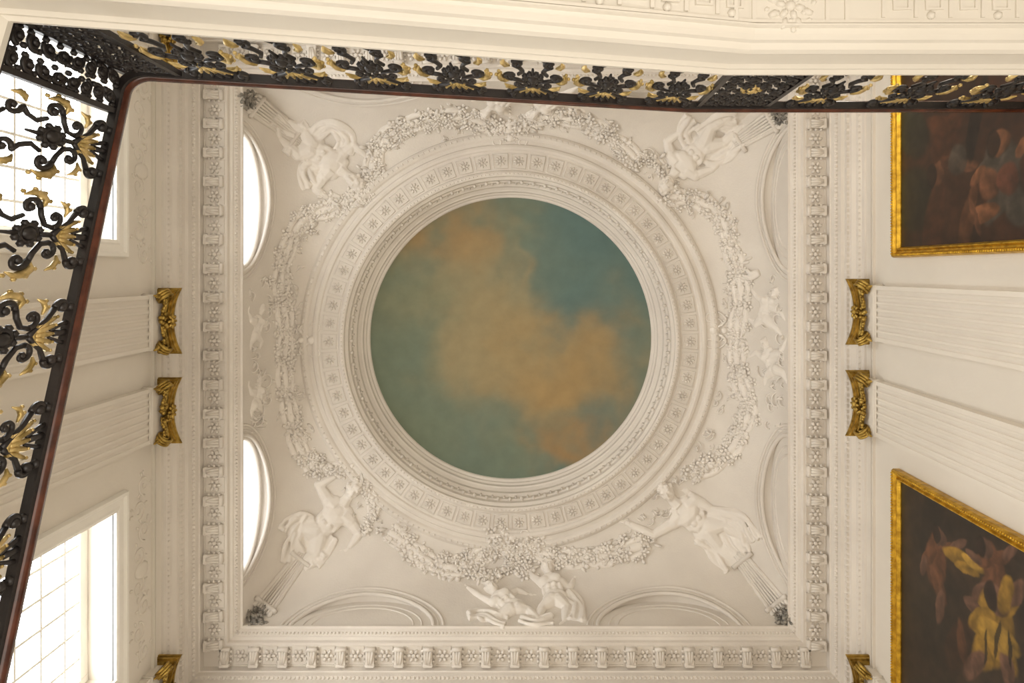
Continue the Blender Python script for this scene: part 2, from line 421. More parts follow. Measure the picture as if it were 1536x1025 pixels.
# ------------------------------------------------------------------ paintings on the right wall
def painting(y0,y1,z0,z1,blobs,base,seed):
    root=empty('framed_painting')
    g=MB(); X=XR; fw=.10
    pr=[(0,0),(0,.06),(.012,.085),(.035,.085),(.045,.06),(.06,.055),(.075,.07),(.085,.07),(.10,.04),(.10,.015)]
    cor=[(y0,z0,1,1),(y1,z0,-1,1),(y1,z1,-1,-1),(y0,z1,1,-1)]; V=[]
    for (y,z,a,b_) in cor:
        for d,p in pr: V.append((X-p,y+a*d,z+b_*d))
    K=len(pr); g.add(V,[[i*K+k,i*K+k+1,((i+1)%4)*K+k+1,((i+1)%4)*K+k] for i in range(4) for k in range(K-1)],0,False)
    def beads(a,b_,n):
        for i in range(n):
            p=a.lerp(b_,(i+.5)/n); g.ell(p,.012,sub=1)
    d=.023
    Yn=int((y1-y0)/.028); Zn=int((z1-z0)/.028)
    beads(Vector((X-.088,y0+d,z1-d)),Vector((X-.088,y1-d,z1-d)),Yn); beads(Vector((X-.088,y0+d,z0+d)),Vector((X-.088,y0+d,z1-d)),Zn); beads(Vector((X-.088,y1-d,z0+d)),Vector((X-.088,y1-d,z1-d)),Zn)
    g.obj('gilt_frame',[M_FRAME],root)
    nu,nv=240,300; V=[];C=[]
    for j in range(nv+1):
        for i in range(nu+1):
            y=y0+fw-.01+(y1-y0-2*fw+.02)*i/nu; z=z0+fw-.01+(z1-z0-2*fw+.02)*j/nv
            V.append((X-.03,y,z))
            w=Vector((y*1.5+seed,z*1.5,seed)); n1=noise.fractal(w*2,1,2,5); n2=noise.fractal(w*2+Vector((5,5,5)),1,2,5)
            yy,zz=y+.03*n1,z+.03*n2
            c=lerp(base[0],base[1],min(1,max(0,.5+.9*n1)))
            for (by,bz,ry,rz,an,st,col) in blobs:
                dy,dz=yy-by,zz-bz; ca,sa=cos(an),sin(an); a_=(dy*ca+dz*sa)/ry; b2=(-dy*sa+dz*ca)/rz
                q=a_*a_+b2*b2
                t=st*max(0,min(1,(1.25-q)/.4)); 
                if t>0:
                    fold=.70+.16*sin(b2*3+a_*1.5+n2*6)+.35*(dz*.8-dy*.6)/max(ry,rz)
                    c=lerp(c,tuple(k*max(.18,fold) for k in col),t)
            C.append(c)
    g=MB(); g.add(V,[[j*(nu+1)+i,j*(nu+1)+i+1,(j+1)*(nu+1)+i+1,(j+1)*(nu+1)+i] for j in range(nv) for i in range(nu)],0,True)
    o=g.obj('canvas',[M_CANVAS],root,rec=False); setcols(o,C)
def cv(px,py):
    h=3.645/((px-800)/1000); return ((py-407)/1000*h,h)
def B(px,py,ry,rz,an,st,col): y,h=cv(px,py); return (y,h,ry,rz,an,st,col)
def limb(p0,p1,r,st,col):
    a=cv(*p0); b=cv(*p1); return ((a[0]+b[0])/2,(a[1]+b[1])/2,math.dist(a,b)/2+r,r,atan2(b[1]-a[1],b[0]-a[0]),st,col)
def man(hx,hy,cx,cy,pxx,py_,skin,cloth,arms,legs,s=1.0):
    L=[limb((cx,cy),(pxx,py_),.15*s,1,cloth)]
    for l in legs: L+= [limb(l[0],l[1],.09*s,1,cloth)]+([limb(l[1],l[2],.06*s,1,skin)] if len(l)>2 else [])
    for a in arms: L+= [limb(a[0],a[1],.055*s,1,cloth),limb(a[1],a[2],.042*s,1,skin)]
    L+= [limb((hx,hy),((hx+cx)/2,(hy+cy)/2),.04*s,1,skin),B(hx,hy,.085*s,.10*s,0,1,skin)]
    y,h=cv(hx,hy); L+=[(y,h+.05*s,.09*s,.06*s,0,.9,s2l((26,16,10)))]
    return L
D1=s2l((36,20,11)); D2=s2l((54,30,16)); FL=s2l((116,74,46)); FL2=s2l((96,60,38)); RB=s2l((70,38,20)); GB=s2l((68,60,50)); GR=s2l((36,34,20)); BK=s2l((18,13,9)); GD=s2l((138,104,34)); PK=s2l((98,68,52)); DG=s2l((42,44,32))
painting(-2.5,-.14,3.7,6.70,[
 B(1375,300,.30,.35,.4,.8,GR),B(1370,200,.2,.3,.9,.8,DG),B(1400,345,.5,.14,.2,.7,RB)]
 +man(1404,262,1412,235,1425,200,FL2,RB,[((1418,240),(1440,250),(1462,246))],[((1425,200),(1400,185)),],1.2)
 +[B(1436,240,.14,.12,.4,.85,GB)]
 +man(1498,212,1500,236,1508,275,FL,GB,[((1492,240),(1474,256),(1460,270)),((1510,240),(1530,228),(1536,215))],[((1508,280),(1488,318),(1462,322)),((1510,280),(1526,318))],1.25)
 +[B(1484,276,.13,.12,0,.95,FL2),B(1512,268,.12,.12,0,.9,s2l((94,52,34))),B(1450,335,.35,.08,.3,.8,s2l((84,50,28))),limb((1455,300),(1470,345),.035,.9,FL2),
 B(1465,178,.35,.08,.3,.85,BK),
 (-.9,4.6,.5,.3,.2,.6,FL2),(-1.7,4.8,.3,.5,.2,.6,GB)],(D1,D2),3)
painting(1.98,4.25,3.7,6.70,[
 B(1400,770,.5,.14,.3,.6,BK),B(1400,930,.35,.4,.3,.4,s2l((40,32,22)))]
 +man(1410,806,1406,826,1402,858,PK,FL2,[((1412,826),(1430,822),(1446,812)),((1400,830),(1388,840),(1384,858))],[((1402,862),(1412,892),(1408,925))],1.0)
 +[limb((1424,832),(1458,846),.075,1,GD),limb((1440,852),(1462,860),.05,1,GD),limb((1450,838),(1470,852),.05,1,s2l((170,132,50)))]
 +man(1478,822,1486,840,1496,868,PK,FL2,[((1482,842),(1466,838),(1454,828)),((1492,840),(1510,836),(1520,822))],[((1496,868),(1480,880),(1462,896))],.95)
 +man(1496,900,1494,922,1488,958,PK,GD,[((1488,920),(1468,918),(1452,902)),((1504,915),(1520,902),(1530,880))],[((1488,958),(1470,985),(1452,1010)),((1490,958),(1510,990),(1512,1018))],1.35)
 +[limb((1515,878),(1506,908),.07,1,GD),limb((1462,935),(1484,925),.08,1,GD),limb((1480,945),(1512,965),.10,1,s2l((160,124,46))),limb((1500,935),(1493,985),.022,.85,BK),limb((1480,950),(1476,990),.018,.85,BK),limb((1512,950),(1516,1000),.018,.85,BK),limb((1440,940),(1446,985),.06,.7,FL2),
 (3.2,5.7,.3,.14,.5,.3,RB),(3.9,5.3,.25,.35,.3,.5,GR),(2.7,4.5,.4,.4,.3,.6,FL2),(3.5,4.7,.3,.5,.2,.5,GB)],(s2l((28,20,13)),s2l((46,33,22))),11)
# ------------------------------------------------------------------ vault ornaments, placed by image pixels projected from the camera onto the vault
def px_on_vault(px,py,lift=0):
    tx,ty=(px-800)/1000,(py-407)/1000
    h=7.95
    while h<9.6:
        if h>=H(tx*h,ty*h): break
        h+=.008
    p=Vector((tx*h,ty*h,h)); n_=(Vector((-.27,.97,6.4))-p).normalized()
    return p+n_*lift
def frame_at(p):
    n_=(Vector((-.27,.97,6.4))-p).normalized(); t1=n_.cross(EZ).normalized(); t2=n_.cross(t1)
    return n_,t1,t2
def Rm(a,b,c): return Matrix((a,b,c)).transposed()
def catmull(P,step):
    out=[]
    for i in range(len(P)-1):
        p0,p1,p2,p3=P[max(i-1,0)],P[i],P[i+1],P[min(i+2,len(P)-1)]
        L=max(2,int(math.dist(p1,p2)/step))
        for k in range(L):
            t=k/L; out.append(tuple(.5*((2*p1[j])+(-p0[j]+p2[j])*t+(2*p0[j]-5*p1[j]+4*p2[j]-p3[j])*t*t+(-p0[j]+3*p1[j]-3*p2[j]+p3[j])*t**3) for j in range(2)))
    out.append(tuple(P[-1])); return out
def flower(g,c,n_,t1,t2,r,k=5):
    g.ell(c+n_*.01,r*.26,sub=1)
    for i in range(k):
        a=2*pi*i/k; d=t1*cos(a)+t2*sin(a); e=n_.cross(d)
        g.ell(c+d*r*.6,(r*.42,r*.3,r*.16),Rm(d,e,n_),1)
def leaf(g,c,n_,d,L,w):
    e=n_.cross(d); g.ell(c+d*L*.5,(L*.55,w,.010),Rm(d,e,n_),1); 
    g.tube([c+n_*.010,c+d*L+n_*.010],[.007,.002],4)
def garland(pts,wd,dens=1.0,flat=1.0):
    g=MB(); P=catmull(pts,3.4); NN=len(P)
    WW=[wd*(.85+.42*abs(sin(ii*.23+pts[0][0]))) for ii in range(NN)]
    for o in (-.55,0,.55):       # solid mound beneath the flowers
        T=[]
        for i,(x,y) in enumerate(P):
            x2,y2=P[min(i+1,NN-1)]; x1,y1=P[max(i-1,0)]; L=math.hypot(x2-x1,y2-y1) or 1
            T.append(px_on_vault(x-(y2-y1)/L*o*WW[i],y+(x2-x1)/L*o*WW[i],-.018))
        g.tube(T,[.048*WW[i]/15*(1.1 if o==0 else .9) for i in range(NN)],8)
    for ii,(x,y) in enumerate(P):
        ww=WW[ii]
        for _ in range(int(4.6*dens)):
            a=random.random()*6.28; rr=ww*random.random()**.6
            c=px_on_vault(x+rr*cos(a),y+rr*sin(a),flat*random.uniform(.010,.045)*(1-.6*rr/ww)); n_,t1,t2=frame_at(c)
            q=random.random()
            if q<.34:
                g.ell(c,random.uniform(.022,.040)*(.6+.4*flat),sub=1)
            elif q<.56: flower(g,c+n_*.015*flat,n_,t1,t2,random.uniform(.06,.09))
            elif q<.64:
                for k in range(10):
                    g.ell(c+t1*random.uniform(-.045,.045)+t2*random.uniform(-.045,.045)+n_*random.uniform(0,.02)*flat,.018,sub=1)
            else:
                an=random.random()*6.28; d=t1*cos(an)+t2*sin(an)
                leaf(g,c,n_,d,random.uniform(.08,.14),random.uniform(.022,.036))
    return g.obj('plaster_fruit_garland',[M_REL])
garland([(585,795),(612,818),(650,845),(695,852),(735,826),(772,818),(812,828),(850,838),(900,836),(940,826),(972,812)],16)
garland([(700,850),(735,870),(765,850),(800,862)],10,.7)
garland([(745,800),(770,830),(800,812)],15,1)
garland([(470,700),(445,665),(432,610),(425,550),(428,490),(420,430),(430,375),(455,330),(500,312),(545,292)],15,1,.7)
garland([(556,268),(570,218),(600,192),(655,176),(710,178),(760,196),(810,174),(870,180),(918,206),(955,240)],15)
garland([(1000,296),(1045,300),(1085,330),(1096,372),(1112,430),(1106,500),(1108,560),(1124,612),(1110,652),(1085,686),(1035,712)],15,1,.8)
garland([(545,800),(560,765),(552,735),(530,715)],9,.8)
garland([(975,232),(1000,262),(1008,290)],10,.8)
garland([(470,690),(490,700),(520,702)],11,.9)
garland([(495,300),(530,300),(552,270)],12,.8,.8)
# ribbon scroll cartouches at the four axes
for (x,y,dx,dy) in ((768,808,0,1),(466,510,-1,0),(1072,495,1,0),(765,205,0,-1)):
    g=MB()
    def q(a,b,l=.03): return px_on_vault(x+dx*a-dy*b,y+dy*a+dx*b,l*.7)
    for s_ in (-1,1):
        for sc,rr in ((1,.022),(.6,.016)):
            g.tube([q(4+14*sin(t*3.0)*sc,s_*(4+24*t*sc),.03) for t in [i/10 for i in range(11)]],[rr*(1-.05*i) for i in range(11)],6)
        g.tube([q(-6+9*cos(t*5+.5)*(1-.6*t),s_*(18+9*sin(t*5+.5)*(1-.6*t)),.03) for t in [i/16 for i in range(17)]],.013,5)
        for k in range(4): g.ell(q(12+4*k,s_*(8+7*k)),(.03,.02,.03),sub=1)
    g.ell(q(0,0),(.06,.06,.05),sub=2); g.ell(q(16,0),(.045,.045,.04),sub=2)
    for k in range(5): g.ell(q(26+k*5,0),.03-.004*k,sub=1)
    g.obj('plaster_cartouche',[M_REL])
# corner foliage and fluted terms
for (cx_,cy_,ex,ey) in ((383,928,452,836),(1180,925,1112,838),(368,146,446,206),(1172,172,1108,212)):
    g=MB(); 
    for _ in range(70):
        c=px_on_vault(cx_+random.uniform(-12,12),cy_+random.uniform(-12,12),random.uniform(0,.06)); n_,t1,t2=frame_at(c)
        an=random.random()*6.28; d=t1*cos(an)+t2*sin(an)
        if random.random()<.6: leaf(g,c,n_,d,random.uniform(.05,.09),.02)
        else: g.ell(c,random.uniform(.015,.03),sub=1)
    g.obj('corner_foliage_boss',[M_GRIMESHADE])
    g=MB(); dx,dy=ex-cx_,ey-cy_; L=sqrt(dx*dx+dy*dy); nx,ny=-dy/L,dx/L
    for k in range(-3,4):
        pts=[]; 
        for i in range(13):
            t=.12+i/12*.95; w=(5.0-2.0*t)*k; pts.append(px_on_vault(cx_+dx*t+nx*w,cy_+dy*t+ny*w,.03 if abs(k)<3 else .01))
        g.tube(pts,.020 if abs(k)<3 else .03,6)
    for t in (.2,.95):
        g.tube([px_on_vault(cx_+dx*t+nx*w,cy_+dy*t+ny*w,.04) for w in range(-18,19,6)],.03,6)
    g.obj('fluted_corner_term',[M_PL])
# ------------------------------------------------------------------ relief figures (low relief, half sunk in the vault)
def figure(name,J,S,depth=.5,drape=(),sink=.0):
    g=MB()
    P={k:px_on_vault(v[0],v[1],(v[2] if len(v)>2 else .07)*depth-sink) for k,v in J.items()}
    ch,pe,ne,hd=P['chest'],P['pelvis'],P['neck'],P['head']
    n_,_,_=frame_at(ch)
    up=(ch-pe); up=(up-n_*up.dot(n_)).normalized(); rt=up.cross(n_)
    R=Rm(rt,up,n_); F=.75
    mid=ch.lerp(pe,.5)
    g.ell(ch,(.165*S,.15*S,.10*S*F),R); g.ell(mid,(.135*S,.14*S,.085*S*F),R); g.ell(pe,(.155*S,.12*S,.095*S*F),R)
    for s_ in (-1,1):
        g.ell(ch+rt*s_*.07*S+up*.045*S+n_*.05*S,(.072*S,.055*S,.035*S),R,2)
        for k in range(3): g.ell(mid+rt*s_*.035*S+up*(.07-.065*k)*S+n_*.052*S,(.034*S,.03*S,.024*S),R,1)
        g.ell(mid+rt*s_*.10*S+n_*.03*S,(.03*S,.09*S,.03*S),R,1)
    g.tube([ne.lerp(ch,.5),ne,hd],[.07*S,.055*S,.05*S],8)
    for a in ('l','r'):
        sh,el,ha=P['sh'+a],P['el'+a],P['ha'+a]
        g.tube([ch.lerp(sh,.4),sh],[.085*S,.07*S],8); g.ell(sh,.072*S)
        m1=sh.lerp(el,.45); g.tube([sh,m1,el],[.062*S,.06*S,.045*S],8); g.ell(el,.047*S)
        m2=el.lerp(ha,.3); wr=el.lerp(ha,.86); g.tube([el,m2,wr],[.045*S,.048*S,.028*S],8)
        d=(ha-el).normalized(); nn,_,_=frame_at(ha); nn=(nn-d*nn.dot(d)).normalized(); e=nn.cross(d)
        pc=wr+d*.04*S; g.ell(pc,(.036*S,.045*S,.018*S),Rm(e,d,nn),2)
        for k in range(4):
            b0=pc+d*.03*S+e*(k-1.5)*.019*S; L=(.055,.065,.06,.045)[k]*S
            g.tube([b0,b0+d*L*.5+e*(k-1.5)*.006*S+nn*.004,b0+d*L+e*(k-1.5)*.01*S-nn*.012*S],[.0095*S,.009*S,.007*S],5)
        g.tube([pc-e*.025*S,pc-e*.05*S+d*.02*S,pc-e*.058*S+d*.045*S],[.011*S,.01*S,.008*S],5)
        hp=pe+(P['kn'+a]-pe).normalized()*.05*S
        kn,ft=P['kn'+a],P['ft'+a]
        g.ell(hp,.10*S); m1=hp.lerp(kn,.4); g.tube([hp,m1,kn],[.10*S,.088*S,.06*S],9); g.ell(kn,.062*S)
        m2=kn.lerp(ft,.3); g.tube([kn,m2,ft],[.058*S,.06*S,.033*S],8)
        d=(ft-kn).normalized(); nf,_,_=frame_at(ft); fd=(d*.6+nf*.15+rt*(.4 if a=='r' else -.4)).normalized()
        e=fd.orthogonal().normalized()
        g.ell(ft+fd*.05*S,(.03*S,.028*S,.075*S),Rm(e,fd.cross(e),fd),2)
        g.ell(ft,.034*S,sub=1)
    hu=(hd-ne).normalized(); nf,_,_=frame_at(hd); nf=(nf-hu*nf.dot(hu)).normalized()
    hr=hu.cross(nf).normalized(); RH=Rm(hr,hu,nf); hs=S*1.0
    g.ell(hd,(.075*hs,.10*hs,.085*hs),RH,3)
    g.ell(hd-hu*.06*hs+nf*.035*hs,(.045*hs,.035*hs,.04*hs),RH)
    g.ell(hd+nf*.09*hs-hu*.012*hs,(.013*hs,.03*hs,.022*hs),RH,2)
    g.ell(hd+nf*.082*hs-hu*.052*hs,(.026*hs,.009*hs,.012*hs),RH,1)
    for s_ in (-1,1):
        g.ell(hd+nf*.075*hs+hu*.028*hs+hr*s_*.03*hs,(.025*hs,.008*hs,.015*hs),RH,1)
        g.ell(hd+nf*.073*hs+hu*.004*hs+hr*s_*.03*hs,(.014*hs,.009*hs,.011*hs),RH,1)
        g.ell(hd+nf*.055*hs-hu*.028*hs+hr*s_*.038*hs,(.024*hs,.022*hs,.02*hs),RH,1)
        g.ell(hd+hr*s_*.078*hs,(.012*hs,.024*hs,.018*hs),RH,1)
    for k in range(34):
        a=random.random()*6.28; b=random.uniform(-.15,1.4)
        dd=hr*cos(a)*cos(b)+nf*sin(a)*cos(b)+hu*sin(b)
        if dd.dot(nf)>.55 and dd.dot(hu)<.55: continue
        g.ell(hd+Vector(RH@Vector((dd.dot(hr)*.078,dd.dot(hu)*.10,dd.dot(nf)*.085)))*hs,random.uniform(.018,.028)*hs,sub=1)
    for (pts,wd,nst) in drape:
        C=catmull(pts,4)
        for k in range(nst):
            o=(k/(nst-1)-.5)*2*wd if nst>1 else 0; T=[];ph=random.random()*6
            for i,(x,y) in enumerate(C):
                x2,y2=C[min(i+1,len(C)-1)]; x1,y1=C[max(i-1,0)]; L=math.hypot(x2-x1,y2-y1) or 1
                t=i/(len(C)-1); spread=.5+.65*t
                oo=o*spread+1.6*sin(i*.55+ph)
                T.append(px_on_vault(x-(y2-y1)/L*oo,y+(x2-x1)/L*oo,.040+.022*sin(k*2.3)+.012*sin(i*.6+ph)-sink))
            g.tube(T,[.034+.008*sin(i*.7+k) for i in range(len(T))],6)
    o=g.obj(name,[M_REL])
    r=o.modifiers.new('fuse','REMESH'); r.mode='VOXEL'; r.voxel_size=.0105; r.use_smooth_shade=True
    s=o.modifiers.new('soft','SMOOTH'); s.factor=.5; s.iterations=2
    return o
A_='plaster_figure_relief'; C_='plaster_cherub_relief'
figure(A_,dict(head=(530,734,.15),neck=(521,747,.10),chest=(507,766,.10),pelvis=(480,796,.08),shr=(493,750),elr=(478,726,.05),har=(508,712,.08),
  shl=(526,782),ell=(540,800,.06),hal=(522,824,.06),knr=(452,792,.10),ftr=(440,822,.03),knl=(474,830,.10),ftl=(450,846,.03)),1.38,.35,
  [([(462,775),(448,800),(462,826),(476,846)],16,9),([(500,806),(488,824),(468,842)],11,6),([(470,780),(446,778),(428,800)],11,6),([(440,800),(432,825),(428,845)],7,4)],.035)
figure(A_,dict(head=(531,270,.15),neck=(519,260,.10),chest=(501,247,.10),pelvis=(470,222,.08),shr=(514,230),elr=(532,218,.05),har=(554,238,.07),
  shl=(486,264),ell=(474,284,.06),hal=(496,300,.06),knr=(456,196,.10),ftr=(428,182,.03),knl=(446,232,.10),ftl=(420,208,.03)),1.38,.35,
  [([(468,200),(498,188),(520,205),(514,226)],12,7),([(446,182),(452,205),(442,235)],15,8),([(485,245),(456,252),(468,278)],11,6),([(440,200),(425,190),(408,176)],11,6)],.035)
figure(A_,dict(head=(1000,737,.15),neck=(1009,750,.10),chest=(1026,766,.10),pelvis=(1056,790,.08),shr=(1010,783),elr=(980,802,.06),har=(930,779,.05),
  shl=(1042,750),ell=(1062,760,.08),hal=(1030,736,.08),knr=(1080,822,.10),ftr=(1108,846,.03),knl=(1088,786,.10),ftl=(1118,810,.03)),1.38,.35,
  [([(1062,770),(1092,775),(1114,790),(1128,815)],15,9),([(1046,806),(1072,822),(1100,850)],15,9),([(1068,790),(1092,810),(1112,835)],12,6)],.035)
figure(A_,dict(head=(1000,276,.15),neck=(1008,263,.10),chest=(1023,246,.10),pelvis=(1052,220,.08),shr=(1006,232),elr=(1000,212,.05),har=(1026,194,.07),
  shl=(1042,262),ell=(1066,254,.06),hal=(1086,234,.06),knr=(1066,190,.10),ftr=(1094,176,.03),knl=(1086,214,.10),ftl=(1112,190,.03)),1.38,.35,
  [([(1048,200),(1075,182),(1105,182)],13,8),([(1056,236),(1084,232),(1110,205)],13,8),([(1036,222),(1026,198),(1040,176)],10,5)],.035)
figure(C_,dict(head=(738,884,.13),neck=(745,893,.10),chest=(753,902,.10),pelvis=(770,914,.09),shr=(742,906),elr=(722,896,.06),har=(698,878,.05),
  shl=(762,894),ell=(776,886,.08),hal=(794,892,.06),knr=(750,926,.10),ftr=(728,932,.04),knl=(792,916,.10),ftl=(812,932,.04)),1.12,.25,[([(702,925),(730,922),(760,934)],9,5),([(780,930),(805,934),(830,930)],7,4)],.03)
figure(C_,dict(head=(822,852,.13),neck=(823,864,.10),chest=(826,876,.10),pelvis=(832,898,.09),shr=(812,874),elr=(798,864,.08),har=(784,850,.06),
  shl=(842,874),ell=(854,884,.08),hal=(862,866,.06),knr=(814,912,.10),ftr=(804,930,.04),knl=(850,912,.10),ftl=(846,932,.04)),1.12,.25,[([(850,890),(868,908),(866,932)],9,5)],.03)
figure(C_,dict(head=(1164,440,.12),neck=(1159,449,.10),chest=(1153,458,.10),pelvis=(1148,476,.09),shr=(1145,452),elr=(1134,444,.07),har=(1124,430,.05),
  shl=(1165,464),ell=(1174,472,.08),hal=(1180,484,.05),knr=(1134,486,.10),ftr=(1122,478,.04),knl=(1164,492,.10),ftl=(1174,504,.04)),.9,.1,[([(1140,408),(1128,414),(1118,408)],4,2)],.03)
figure(C_,dict(head=(1149,516,.12),neck=(1152,525,.10),chest=(1155,535,.10),pelvis=(1164,552,.09),shr=(1144,536),elr=(1134,528,.07),har=(1122,538,.05),
  shl=(1168,530),ell=(1176,520,.08),hal=(1182,504,.05),knr=(1150,564,.10),ftr=(1147,578,.04),knl=(1176,560,.10),ftl=(1182,576,.04)),.9,.1,[],.03)
figure(C_,dict(head=(392,465,.0),neck=(389,474,.0),chest=(385,484,.0),pelvis=(382,500,.0),shr=(396,486,0),elr=(402,478,.0),har=(408,464,.0),
  shl=(376,480,0),ell=(372,468,.0),hal=(376,452,.0),knr=(392,512,.0),ftr=(388,526,.0),knl=(376,514,.0),ftl=(374,528,.0)),.8,.0,[],.03)
figure(C_,dict(head=(388,570,.0),neck=(388,579,.0),chest=(385,588,.0),pelvis=(382,603,.0),shr=(396,588,0),elr=(403,580,.0),har=(408,566,.0),
  shl=(376,588,0),ell=(372,578,.0),hal=(374,564,.0),knr=(393,614,.0),ftr=(396,628,.0),knl=(376,616,.0),ftl=(378,630,.0)),.8,.0,[],.03)
figure(C_,dict(head=(728,168,.12),neck=(736,160,.10),chest=(746,153,.10),pelvis=(762,142,.09),shr=(738,146),elr=(722,142,.07),har=(706,152,.05),
  shl=(752,166),ell=(766,172,.08),hal=(782,180,.05),knr=(778,134,.10),ftr=(796,128,.04),knl=(784,150,.10),ftl=(800,158,.04)),.95,.3,[],.03)
figure(C_,dict(head=(800,170,.12),neck=(808,162,.10),chest=(816,155,.10),pelvis=(834,146,.09),shr=(812,146),elr=(800,140,.07),har=(790,150,.05),
  shl=(824,166),ell=(838,172,.08),hal=(850,180,.05),knr=(850,138,.10),ftr=(866,130,.04),knl=(854,154,.10),ftl=(870,162,.04)),.95,.3,[],.03)
# loose arabesque tendrils across the vault
g=MB()
for _ in range(130):
    th=random.random()*6.28; rr=random.uniform(316,356); x,y=768+rr*cos(th),512+rr*sin(th)
    c=px_on_vault(x,y,.004); n_,t1,t2=frame_at(c)
    g.tube(spiral(c,t1,t2,random.uniform(.05,.10),1.2,random.choice((-1,1)),random.random()*6),.009,4)
    for q in range(2):
        an=random.random()*6.28; leaf(g,c,n_,t1*cos(an)+t2*sin(an),.09,.02)
for _ in range(60):
    sx=random.choice((388,1160)); x,y=sx+random.uniform(-16,16),random.uniform(410,640)
    c=px_on_vault(x,y,.004); n_,t1,t2=frame_at(c)
    g.tube(spiral(c,t1,t2,random.uniform(.06,.12),1.1,random.choice((-1,1)),random.random()*6),.010,4)
    an=random.random()*6.28; leaf(g,c,n_,t1*cos(an)+t2*sin(an),.1,.022)
g.obj('plaster_tendril_relief',[M_REL])
# ------------------------------------------------------------------ staircase (underside) 
YE=-1.10; XE=-2.25
def baseX(x): return 3.6 if x>=1.03 else 3.6-(1.03-x)*.231
def baseY(y): return baseX(XE)-.32*(y-YE)
st=MB()
spath=[(XR-.004,YE,3.6),(1.03,YE,3.6),(XE,YE,baseX(XE)),(XE,YB-.004,baseY(YB))]
sp=[(-1.79,0),(.02,0),(.045,-.015),(.05,-.05),(.03,-.065),(.03,-.085),(.01,-.10),(.01,-.33),(.025,-.345),(.045,-.36),(.055,-.40),(.045,-.43),(.02,-.45),(.015,-.48),(-.005,-.50),(-.03,-.505),(-.035,-.53),(-.045,-.53),(-.05,-.51),(-.30,-.51),(-.305,-.53),(-.32,-.53),(-.33,-.50),(-1.79,-.50)]
st.sweep(spath,sp,cprof=True)
st.obj('staircase',[M_WHITE])
kg=MB()
def sof(x,w): return Vector((x,YE-.056-w,baseX(x)-.512))
x=-2.1
while x<3.4:
    if not(.85<x+.15<1.5):
        for s_ in (0,1):
            o=x+.15*s_
            k=[(0,.02),(0,.19),(.12,.19),(.12,.06),(.05,.06),(.05,.12),(.085,.12)]
            kg.tube([sof(o+a,w) for a,w in k],.012,4,smooth=False)
        kg.ell(sof(x+.22,.03),.022,sub=1)
    x+=.31
for xx in (.93,1.02,1.36,1.45):
    kg.tube([sof(xx,0),sof(xx,.4)],.013,4,smooth=False)
for w in (.002,.215):
    kg.tube([sof(-2.2+5.8*i/40,w) for i in range(41)],.010,4,smooth=False)
for xr in (1.19,):
    c=sof(xr,.075)+Vector((0,0,.004)); kg.ell(c,.026,sub=2)
    for r_,k_,sz in ((.045,6,.030),(.085,8,.032)):
        for i in range(k_):
            a=2*pi*i/k_+r_*4; kg.ell(c+Vector((cos(a)*r_,sin(a)*r_,0)),(sz,sz*.6,.022),Matrix.Rotation(a,3,'Z'),1)
            kg.ell(c+Vector((cos(a+.3)*(r_+.025),sin(a+.3)*(r_+.025),0)),(sz*.5,sz*.4,.016),Matrix.Rotation(a,3,'Z'),1)
kg.obj('trim_6',[M_WHITE])
